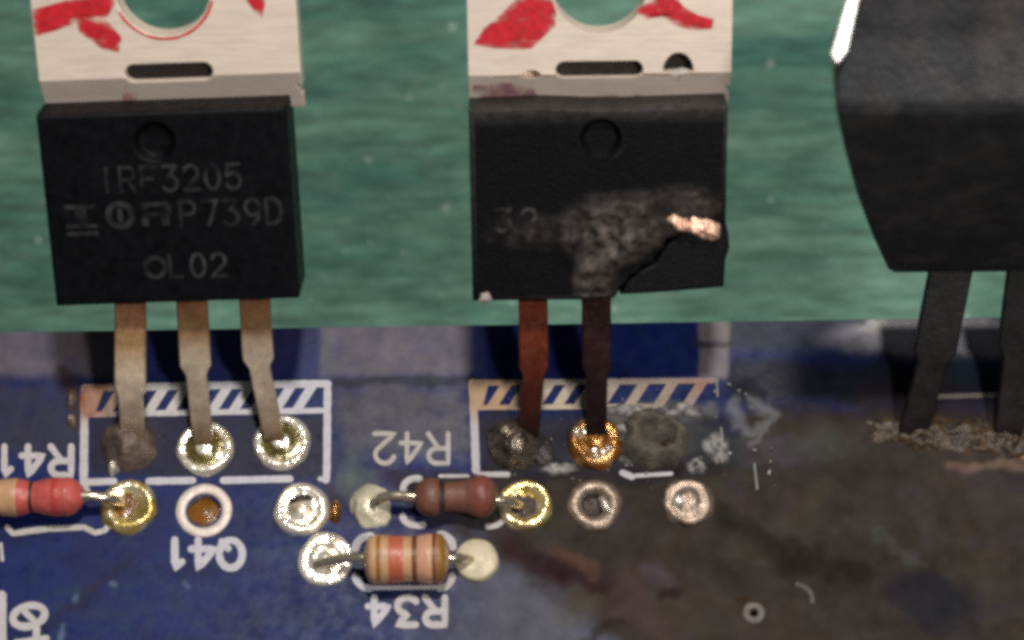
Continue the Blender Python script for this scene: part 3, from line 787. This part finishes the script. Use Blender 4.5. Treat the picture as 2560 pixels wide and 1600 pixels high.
def surface_text(F, parent, s, x, b, h, cw, adv, wd, n, mat, name='marking_lettering'):
    m = MB()
    for k, ch in enumerate(s):
        if ch == ' ': continue
        for st in GL[ch]:
            Q = np.array([(x + adv * k + cw * u, b + h * v) for u, v in st])
            for p, q in zip(Q[:-1], Q[1:]):
                t = (q - p) / (np.linalg.norm(q - p) + 1e-9); mm = np.array([-t[1], t[0]]) * wd / 2; e = t * wd * .35
                zz = n + .0004 * len(m.f)
                m.add([F(*(p - e + mm), zz), F(*(p - e - mm), zz), F(*(q + e - mm), zz), F(*(q + e + mm), zz)], [(0, 1, 2, 3)])
    return m.build(name, mat, parent)

def leg(F, root, pts, wide, thin, cols, split, mat, name='leg'):
    """flat lead through world points; wide until path index 'split', then narrow"""
    P = []; W = []; C = []
    n = len(pts)
    for i in range(n - 1):
        a, b = Vector(pts[i]), Vector(pts[i + 1]); k = 14
        for j in range(k):
            P.append(a.lerp(b, j / k)); u = i + j / k
            W.append(wide if u < split - .07 else (thin if u > split + .07 else wide + (thin - wide) * (u - split + .07) / .14))
            C.append(cols(u / (n - 1)))
    P.append(Vector(pts[-1])); W.append(thin); C.append(cols(1.0))
    # ease the corners
    for _ in range(14): P = [P[0]] + [P[i - 1] * .25 + P[i] * .5 + P[i + 1] * .25 for i in range(1, len(P) - 1)] + [P[-1]]
    v, f, cs = tube(P, None, rect=[(w_ / 2, .24) for w_ in W], cols=C)
    m = MB(); m.add(v, f, cs); return m.build(name, mat, root)

def ramp(stops):
    def g(t):
        for (t0, c0), (t1, c1) in zip(stops[:-1], stops[1:]):
            if t <= t1:
                k = max(0, (t - t0) / (t1 - t0)); return tuple(np.array(lin(*c0)) * (1 - k) + np.array(lin(*c1)) * k)
        return lin(*stops[-1][1])
    return g

# ---- intact transistor on the left
O1 = at(461, 757, 6.0)
F1 = frame(O1, LEAN, math.radians(2.0))
base = at(505, 1112, 0)
q1 = thing('power_transistor', base, 'intact black power transistor on three tan legs, red marker on its metal tab', 'transistor')
XL, XR = -5.2, 5.2
t1 = make_tab(F1, q1, XL, XR, 15.4, False, M['tabmetal'], None)
mold = MB(); mold.add(*prism([(XL, 0), (XR - .55, 0), (XR - .55, 8.0), (XL, 8.0)], -2.9, 0, IDENT, .16))
dim = MB(); dim.add(*dimple(-.62, 6.75))
r = boolean_cut(mold, [dim]); mm_ = MB(); mm_.v = [F1(*p) for p in r.v]; mm_.f = r.f; mm_.c = [None] * len(r.v)
body1 = mm_.build('body', M['mold'], q1)
bv = body1.modifiers.new('bevel', 'BEVEL'); bv.width = .05 * U; bv.segments = 2; bv.limit_method = 'ANGLE'; bv.angle_limit = math.radians(35)
surface_text(F1, body1, 'IRF3205', -2.95, 4.75, 1.0, .60, .84, .15, .012, M['mark'])
surface_text(F1, body1, 'P739D', .15, 3.25, 1.02, .62, .86, .15, .012, M['mark'])
lg = MB()
for x0, x1, b0_, b1_ in ((-4.45, -3.2, 2.98, 3.16), (-4.45, -3.2, 3.3, 3.46), (-4.45, -3.2, 4.1, 4.28), (-4.05, -3.6, 3.44, 4.12), (-1.4, -1.12, 3.3, 4.28), (-1.14, -.3, 4.1, 4.28), (-.45, -.2, 3.78, 4.14), (-1.14, -.3, 3.72, 3.86), (-.6, -.3, 3.3, 3.74), (-2.35, -2.15, 3.5, 4.08)):
    lg.add([F1(x0, b0_, .012 + len(lg.f) * .0005), F1(x1, b0_, .012 + len(lg.f) * .0005), F1(x1, b1_, .012 + len(lg.f) * .0005), F1(x0, b1_, .012 + len(lg.f) * .0005)], [(0, 1, 2, 3)])
ring_ = circle(-2.25, 3.79, .6, 20)
for k in range(20):
    a, b = np.array(ring_[k]), np.array(ring_[(k + 1) % 20]); cc = np.array([-2.25, 3.79])
    lg.add([F1(*a, .02), F1(*b, .02), F1(*(cc + (b - cc) * .6), .02), F1(*(cc + (a - cc) * .6), .02)], [(0, 1, 2, 3)])
lg.build('maker_emblem', M['mark'], body1)
lg = MB()
ring_ = circle(-1.05, 1.55, .5, 20)
for k in range(20):
    a, b = np.array(ring_[k]), np.array(ring_[(k + 1) % 20]); cc = np.array([-1.05, 1.55])
    lg.add([F1(*a, .012), F1(*b, .012), F1(*(cc + (b - cc) * .62), .012), F1(*(cc + (a - cc) * .62), .012)], [(0, 1, 2, 3)])
lg.build('maker_emblem', M['mark'], body1)
surface_text(F1, body1, 'L02', -.45, 1.1, .95, .58, .84, .15, .013, M['mark'])
NT = -1.25 + .012
ink_patch(F1, t1, [(-5.15, 10.85), (-4.2, 11.1), (-3.2, 11.45), (-2.2, 11.55), (-1.8, 12.2), (-2.2, 12.6), (-3.5, 12.35), (-4.4, 12.1), (-5.15, 11.95)], NT, 'red_marker_stroke', M['red'])
ink_patch(F1, t1, [(-3.5, 11.8), (-2.3, 11.5), (-1.75, 10.7), (-1.9, 10.1), (-2.6, 10.3), (-3.4, 11.0)], NT + .006, 'red_marker_stroke', M['red'])
ink_patch(F1, t1, [(-4.6, 12.3), (-3.6, 12.6), (-2.6, 12.5), (-2.7, 12.9), (-3.9, 13.0)], NT + .003, 'red_marker_stroke', M['red'])
ink_patch(F1, t1, [(3.2, 12.6), (3.95, 12.6), (4.0, 11.9), (3.85, 11.3), (3.5, 11.6), (3.25, 12.0)], NT, 'red_marker_stroke', M['red'])
slope = lambda b: -1.25 - .95 * max(0, 9.05 - b) / 1.65 + .014
ink_patch(F1, t1, [(-2.1, 7.9), (-1.5, 7.85), (-1.4, 8.3), (-1.8, 8.7), (-2.0, 8.4)], slope, 'red_marker_stroke', ink('faint_red_marker', lin(190, 90, 96), .42, .7, 1.6))
hr = [(.02 + 2.02 * math.cos(t), 12.55 + 2.02 * math.sin(t)) for t in np.linspace(math.radians(205), math.radians(345), 24)] + \
     [(.02 + 1.9 * math.cos(t), 12.55 + 1.9 * math.sin(t)) for t in np.linspace(math.radians(345), math.radians(205), 24)]
ink_patch(F1, t1, hr, NT, 'red_marker_stroke', M['red'])
tan = ramp([(0, (108, 62, 44)), (.22, (164, 108, 74)), (.36, (172, 134, 94)), (.44, (214, 194, 168)), (.62, (190, 170, 148)), (.82, (142, 116, 88)), (1, (106, 82, 54))])
for x, mid, end, pad in ((-2.45, (326, 985), (334, 1085), (330, 1118)), (.08, (490, 925), (506, 1080), (510, 1118)), (2.66, (646, 905), (682, 1075), (692, 1104))):
    zs = 2.55
    leg(F1, q1, [F1(x, .5, -1.5), F1(x, -.5, -1.5), at(*mid, zs), at(*end, .75), at(*pad, -.1)], 1.26, 1.0 if x < -2 else .84, tan, 2.0, M['leg'])

# ---- burnt transistor in the middle
O2 = at(1503, 750, 6.0)
F2 = frame(O2, LEAN, math.radians(0.8))
q2 = thing('power_transistor', at(1490, 1110, 0), 'burst power transistor with cracked black body and only two dark legs left', 'transistor')
t2 = make_tab(F2, q2, XL, XR, 15.4, True, M['tabmetal'], None)
crackline = [(.62, .15), (.78, .5), (1.05, .66), (1.2, 1.0), (1.55, 1.12), (1.7, 1.42), (2.1, 1.46), (2.2, 1.85), (2.52, 2.1), (2.6, 2.5), (3.05, 2.62), (3.3, 2.9), (3.8, 2.86), (4.2, 3.1), (4.98, 3.2)]
poly_main = [(XL, 0), (-.9, -.02), (.5, .02)] + crackline + [(4.98, 8.05), (2.6, 8.0), (0, 7.95), (-2.5, 8.1), (XL, 8.0)]
mold = MB(); mold.add(*prism(poly_main, -2.9, 0, IDENT, .14))
dim = MB(); dim.add(*dimple(0, 6.75))
r = boolean_cut(mold, [dim])
# dense front sheet that carries soot, ash and heaved crust
def scorch(x, b):
    n = float(fbm(x * 1.1 + 20, b * 1.1 + 20, 91)); n2 = float(fbm(x * 3 + 9, b * 3 + 9, 92))
    g = lambda cx, cb, rx, rb: max(0, 1 - ((x - cx) / rx) ** 2 - ((b - cb) / rb) ** 2)
    a = max(g(.2, 2.9, 2.2, 1.7), g(-.25, .9, 1.0, 1.9) * 1.2, g(1.4, 3.4, 2.4, 1.3) * .9, g(-2.7, 2.9, 2.2, .9) * .28, g(3.2, 4.0, 1.8, .9) * .5) * (-.1 + 2.0 * n)
    a = max(0, min(1, a * 1.1))
    base_ = np.array(lin(8, 8, 11)); n3 = float(fbm(x * 7 + 3, b * 7 + 3, 94)); ash = np.array(lin(86, 78, 73)) * (.15 + 2.0 * n2 * n2 + 1.2 * max(0, n3 - .5))
    c = base_ * (1 - a) + ash * a
    top_ = max(0, min(1, (b - 7.3) / .7)) * (.3 + .6 * n); c = c * (1 - top_ * .6) + np.array(lin(90, 86, 84)) * top_ * .6
    return tuple(c), a
mm_ = MB(); mm_.v = [F2(*p) for p in r.v]; mm_.f = r.f; mm_.c = [scorch(p[0], p[1])[0] if p[2] > -.3 else lin(8, 8, 11) for p in r.v]
body2 = mm_.build('body', M['mold2'], q2)
crust = MB(); st = .11
from mathutils.geometry import intersect_point_tri_2d
def inside(p, poly):
    x, y = p; c_ = False
    for i in range(len(poly)):
        (x1, y1), (x2, y2) = poly[i - 1], poly[i]
        if (y1 > y) != (y2 > y) and x < (x2 - x1) * (y - y1) / (y2 - y1) + x1: c_ = not c_
    return c_
gi = {}
nxg = int(10.2 / st); nyg = int(8.0 / st)
vs = []; fs = []; cs = []
small = [(XL + .16, .16), (-.9, .14), (.42, .18)] + [(a - .1, b + .12) for a, b in crackline] + [(4.82, 7.88), (XL + .16, 7.84)]
for j in range(nyg + 1):
    for i in range(nxg + 1):
        x = XL + i * st; b = j * st
        if not inside((x, b), small) or math.hypot(x, b - 6.75) < .9: continue
        cc, a = scorch(x, b)
        h = .012 + .42 * a * (abs(float(fbm(x * 2.6 + 4, b * 2.6 + 4, 93)) - .5) * 2.4) ** .8 * (.5 + float(fbm(x * 8, b * 8, 97)))
        gi[(i, j)] = len(vs); vs.append(F2(x, b, h)); cs.append(cc)
for (i, j) in list(gi):
    q = [(i, j), (i + 1, j), (i + 1, j + 1), (i, j + 1)]
    if all(k in gi for k in q): fs.append(tuple(gi[k] for k in q))
crust.add(vs, fs, cs); o = crust.build('scorched_crust', M['mold2'], body2, smooth=True); o['label'] = 'grey brown ash crust down the middle of the body'
# broken-off corner, tipped a little
tilt = Matrix.Rotation(math.radians(2), 3, 'Y') @ Matrix.Rotation(math.radians(-4), 3, 'X')
piece = [(.72, .12), (2.0, .16), (3.4, .24), (4.92, .34), (4.98, 1.5), (5.14, 1.95), (5.1, 2.5), (4.97, 3.1), (4.2, 2.98), (3.25, 2.74), (2.55, 2.1), (2.15, 1.44), (1.55, 1.14), (1.0, .64)]
cpt = Vector((3.2, 1.6, -1.4))
mold = MB(); mold.add(*prism(piece, -2.6, -.12, lambda x, b, n: (lambda p: F2(*p))(tilt @ (Vector((x, b, n)) - cpt) + cpt), .14), lin(11, 12, 14))
o = mold.build('broken_corner', M['mold2'], q2); o['label'] = 'jet black broken lower corner of the body'
bk = MB(); bk.add(*prism([(.6, .1), (4.95, .5), (4.95, 3.6), (2.4, 2.6), (1, 1.4)], -2.88, -1.9, F2), lin(8, 8, 8)); bk.build('crack_floor', M['mold2'], q2)
c = F2(3.75, 2.98, -.05)
m = MB()
for (x, b, rx, rb, sd) in ((3.15, 3.22, .7, .42, 95), (3.9, 3.0, .75, .55, 96), (4.3, 2.95, .5, .6, 97)):
    vs, fs, _ = patch(0, 0, rx, rb, .5, sd, .6, n=24, rings=8, freq=3, edge=.3)
    m.add([F2(x + p[0], b + p[1] - p[0] * .3, -.2 + p[2]) for p in vs], fs)
o = m.build('copper_bead', M['copper'], q2, smooth=True); o['label'] = 'shiny copper bead in the crack of the body'
surface_text(F2, body2, '3', -4.2, 3.0, .9, .62, .86, .15, .05, M['markw']); surface_text(F2, body2, '2', -3.2, 3.0, .9, .62, .86, .15, .06, M['markw'])
c = [F2(-4.95 + a, .0 + b, .02) for a, b in ((0, 0), (.3, -.1), (.55, .1), (.4, .42), (.1, .35))]
m = MB(); m.add(c + [F2(-4.72, .15, .2)], [(0, 1, 5), (1, 2, 5), (2, 3, 5), (3, 4, 5), (4, 0, 5)], [lin(170, 160, 156)] * 6); m.build('ash_flake', M['ash'], q2)
ink_patch(F2, t2, [(-5.0, 10.3), (-4.2, 10.15), (-3.2, 10.1), (-2.7, 10.1), (-2.3, 10.5), (-1.75, 11.0), (-1.7, 11.6), (-1.95, 12.3), (-2.6, 12.4), (-3.2, 12.2), (-3.9, 11.5), (-4.6, 10.9)], NT, 'red_marker_stroke', M['red'])
ink_patch(F2, t2, [(1.35, 11.55), (2.0, 12.0), (2.8, 12.3), (3.3, 11.7), (3.9, 11.35), (4.5, 11.2), (4.4, 10.8), (3.6, 10.75), (2.9, 11.0), (2.3, 11.45), (1.8, 11.25)], NT, 'red_marker_stroke', M['red'])
m = MB(); v_, f_, _ = patch(0, 0, .5, .26, .3, 98, .5, n=24, rings=6, freq=3); m.add([F2(3.15 + p[0], 8.98 + p[1] * .7, -1.6 + p[2]) for p in v_], f_, [lin(190, 184, 178)] * len(v_)); m.build('ash_flake', M['ash'], t2, smooth=True)
ink_patch(F2, t2, [(-5.05, 7.6), (-2.4, 7.6), (-2.6, 8.4), (-3.6, 8.7), (-5.05, 8.6)], slope, 'pink_smear', ink('pink_smear', lin(164, 116, 124), .36, .66, 1.2))
ink_patch(F2, t2, [(-2.2, 7.5), (2.6, 7.5), (1.5, 8.1), (-.5, 8.0)], slope, 'soot_smear', ink('soot_smear', lin(120, 112, 108), .42, .7, 1.2))
rust = ramp([(0, (70, 26, 18)), (.2, (124, 58, 30)), (.4, (112, 50, 28)), (.58, (84, 36, 30)), (.8, (44, 26, 22)), (1, (34, 22, 18))])
blk = ramp([(0, (58, 20, 16)), (.25, (56, 30, 28)), (.5, (46, 28, 28)), (1, (32, 22, 20))])
for x, mid, end, pad, rp in ((-2.75, (1335, 930), (1322, 1060), (1316, 1105), rust), (-.15, (1492, 930), (1490, 1060), (1490, 1106), blk)):
    leg(F2, q2, [F2(x, .5, -1.5), F2(x, -.5, -1.5), at(*mid, 2.55), at(*end, .75), at(*pad, -.1)], 1.2, .88, rp, 2.0, M['leg'])

# ------------------------------------------------------------------ big black component at the right
O3 = at(2490, 672, 6.0)
F3 = frame(O3, math.radians(88), math.radians(0.8))
q3 = thing('blackened_component', at(2400, 1080, 0), 'large soot blackened component on thick dark legs, cut by the right edge', 'component')
def silh(px, py):
    """half width and height on the component's upright front plane for a point of its left outline"""
    d = FWD + Vector(((px - 1280) / FPX, 0, 0)) + UPV * ((800 - py) / FPX); t = (O3.y - CPOS.y) / d.y
    p = CPOS + d * t; return p.z - O3.z, O3.x - p.x
secs = []
for px, py, f_, bk_ in ((2232, 684, -.1, -1.3), (2220, 672, .0, -1.4), (2185, 590, .15, -1.6), (2150, 490, .25, -1.9), (2122, 380, .3, -2.2), (2104, 290, .3, -2.5)):
    b_, l_ = silh(px, py); secs.append((b_, l_, l_ * .75 + 1.5, f_, bk_))
b_, l_ = secs[-1][0], secs[-1][1]
secs += [(b_ + .4, l_ + .05, 7.4, .1, -2.6), (b_ + 1.0, l_ + .0, 7.4, -.6, -2.8), (b_ + 2.0, l_ - .4, 7.2, -1.7, -2.9), (b_ + 3.2, l_ - .9, 7.0, -2.7, -3.3), (b_ + 3.8, l_ - 1.3, 6.8, -3.3, -3.6)]
bm_ = MB(); vs = []; fs = []
def superrect(l, r_, f_, bk_, b, n=40):
    out = []
    for k in range(n):
        t = 2 * math.pi * k / n; c_, s_ = math.cos(t), math.sin(t)
        e = .07
        x = math.copysign(abs(c_) ** e, c_); y = math.copysign(abs(s_) ** e, s_)
        X = -l if x < 0 else r_; Xv = abs(x) * X; Yv = (f_ + bk_) / 2 + y * (f_ - bk_) / 2
        out.append(F3(Xv, b, Yv))
    return out
BTOP = b_
fine = []
for (a, b) in zip(secs[:-1], secs[1:]):
    for k in range(4): fine.append([a[i] + (b[i] - a[i]) * k / 4 for i in range(5)])
fine.append(list(secs[-1]))
for b, l, r__, f_, bk_ in fine: vs += superrect(l, r__, f_, bk_, b)
for i in range(len(fine) - 1):
    for k in range(40): fs.append((i * 40 + k, i * 40 + (k + 1) % 40, (i + 1) * 40 + (k + 1) % 40, (i + 1) * 40 + k))
fs.append(tuple(range(39, -1, -1))); fs.append(tuple((len(fine) - 1) * 40 + k for k in range(40)))
bm_.add(vs, fs); o = bm_.build('body', M['black_comp'], q3, smooth=True)
es = o.modifiers.new('e', 'EDGE_SPLIT'); es.split_angle = math.radians(38)
m = MB(); m.add(*prism([(-.2, .1), (.0, -.25), (.35, .2), (1.0, 3.2), (.75, 3.2), (.3, 1.9)], -.5, 0, frame(F3(-l_ - .1, BTOP + 1.9, -.9), math.radians(30), 0), .04)); m.build('metal_tab', M['white_edge'], q3)
dk = ramp([(0, (40, 34, 36)), (.4, (48, 38, 40)), (.7, (60, 54, 50)), (1, (40, 34, 32))])
for x, mid, end in ((-1.55, (2332, 900), (2280, 1085)), (1.6, (2545, 880), (2516, 1092)), (4.2, (2760, 860), (2730, 1090))):
    leg(F3, q3, [F3(x, .9, -.7), F3(x - .1, -.2, -.7), at(*mid, 2.9), at(end[0] + 6, end[1] - 25, .5), at(end[0] - 2, end[1] + 8, -.4)], 1.75, 1.2, dk, 2.0, M['blackleg'])
rm = MB()
for k_, (px, py, rx, ry, h) in enumerate(((2250, 1078, 1.3, .55, .22), (2310, 1092, 1.3, .6, .45), (2390, 1086, 1.5, .55, .3), (2460, 1096, 1.2, .5, .35), (2530, 1100, 1.4, .6, .5), (2620, 1100, 1.6, .6, .4), (2720, 1100, 1.5, .6, .5))):
    c = at(px, py); rm.add(*patch(c.x, c.y, rx * 1.1, ry * 1.25, h * .7, 140 + k_, .8, edge=.6, freq=3.4, col=lambda t, n: tuple(np.array(lin(32, 27, 23)) * (1 - min(1, max(0, 2.4 * n - .6))) + np.array(lin(74, 58, 38)) * min(1, max(0, 2.4 * n - .6)))))
o = rm.build('charred_residue', M['burnt'], board, smooth=True); o['kind'] = 'stuff'

# ------------------------------------------------------------------ resistors
def resistor(label, cpx, cpy, zc, prof, bands, leads, rot=0.0, mat='r_tan', fat=1.0):
    """prof: (pixel x offset along the body, radius mm); bands: (x0, x1, material); leads: lists of (px, py, z) points"""
    C = at(cpx, cpy, zc); th = rot
    ax = Vector((math.cos(th), math.sin(th), 0))
    root = thing('resistor', at(cpx, cpy, 0), label, 'resistor')
    xs_ = [p[0] / 60.0 for p in prof]; rs = [p[1] * fat for p in prof]
    def rad(x): return float(np.interp(x, xs_, rs))
    P = []
    for k in range(49):
        x = xs_[0] + (xs_[-1] - xs_[0]) * k / 48; P.append((rad(x), x))
    # soften
    R = np.array([p[0] for p in P]); R2 = R.copy()
    for _ in range(3): R2[1:-1] = (R2[:-2] + 2 * R2[1:-1] + R2[2:]) / 4
    P = [(float(r), p[1]) for r, p in zip(R2, P)]
    m = MB(); v, f = lathe(C, ax, (0, 0, 1), [(.02, P[0][1])] + P + [(.02, P[-1][1])], 32); m.add(v, [tuple(reversed(q)) for q in f])
    body = m.build('body', M[mat], root, smooth=True)
    for x0, x1, mt in bands:
        a, b = x0 / 60.0, x1 / 60.0
        pr = [(float(np.interp(a + (b - a) * k / 6, [p[1] for p in P], [p[0] for p in P])) + (.022 if 0 < k < 6 else -.01), a + (b - a) * k / 6) for k in range(7)]
        m = MB(); v, f = lathe(C, ax, (0, 0, 1), pr, 32, close=False); m.add(v, [tuple(reversed(q)) for q in f])
        m.build('colour_band', M[mt], root, smooth=True)
    for pts in leads:
        Q = [at(*p) for p in pts]
        for _ in range(2):
            Z = [Q[0]]
            for a, b in zip(Q[:-1], Q[1:]): Z += [a * .75 + b * .25, a * .25 + b * .75]
            Q = Z + [Q[-1]]
        m = MB(); v, f, c_ = tube(Q, [.2] * len(Q), 10); m.add(v, f); m.build('lead', M['lead'], root, smooth=True)
    return root
resistor('tan resistor with orange and brown bands above the lettering R34', 1016, 1398, 1.12,
         [(-104, .3), (-98, .85), (-88, 1.06), (-60, 1.08), (-20, 1.0), (30, 1.0), (60, 1.1), (88, 1.06), (98, .8), (104, .3)],
         [(-72, -60, 'r_gold'), (-44, -4, 'r_orange'), (14, 28, 'r_brown'), (28, 60, 'r_pink'), (64, 74, 'r_brown'), (74, 98, 'r_gold')],
         [[(790, 1412, .25), (840, 1398, .75), (880, 1394, 1.1), (930, 1396, 1.12)], [(1100, 1396, 1.12), (1140, 1394, 1.1), (1160, 1396, .7), (1178, 1400, .15)]], math.radians(1), 'r_tan', .94)
resistor('burnt red brown dumbbell shaped resistor below the lettering R42', 1140, 1242, .95,
         [(-104, .3), (-96, .7), (-72, 1.0), (-50, .98), (-30, .76), (-6, .72), (20, .8), (40, 1.0), (66, 1.08), (92, .85), (104, .3)],
         [(-42, -26, 'r_dark'), (-26, 24, 'r_burnt'), (40, 84, 'r_burntred')],
         [[(930, 1262, .7), (960, 1240, 1.0), (1000, 1238, 1.12), (1050, 1244, 1.1)], [(1230, 1248, 1.1), (1268, 1252, .95), (1296, 1262, .4), (1306, 1268, .05)]], math.radians(1), 'r_burnt', .82)
resistor('coral red resistor with a beige end at the left edge below the lettering R41', 70, 1243, .95,
         [(-170, .3), (-160, .8), (-130, 1.05), (-60, .92), (-20, .98), (0, .86), (12, .72), (24, .84), (54, .98), (104, 1.0), (124, .8), (138, .4), (142, .26)],
         [(-70, -20, 'r_tan'), (6, 16, 'r_dark'), (62, 82, 'r_red'), (92, 106, 'r_coral')],
         [[(200, 1240, 1.12), (240, 1240, 1.1), (285, 1248, .8), (312, 1262, .1)], [(-90, 1240, 1.1), (-140, 1240, 1.1), (-170, 1250, -.1)]], math.radians(1), 'r_coral', .8)
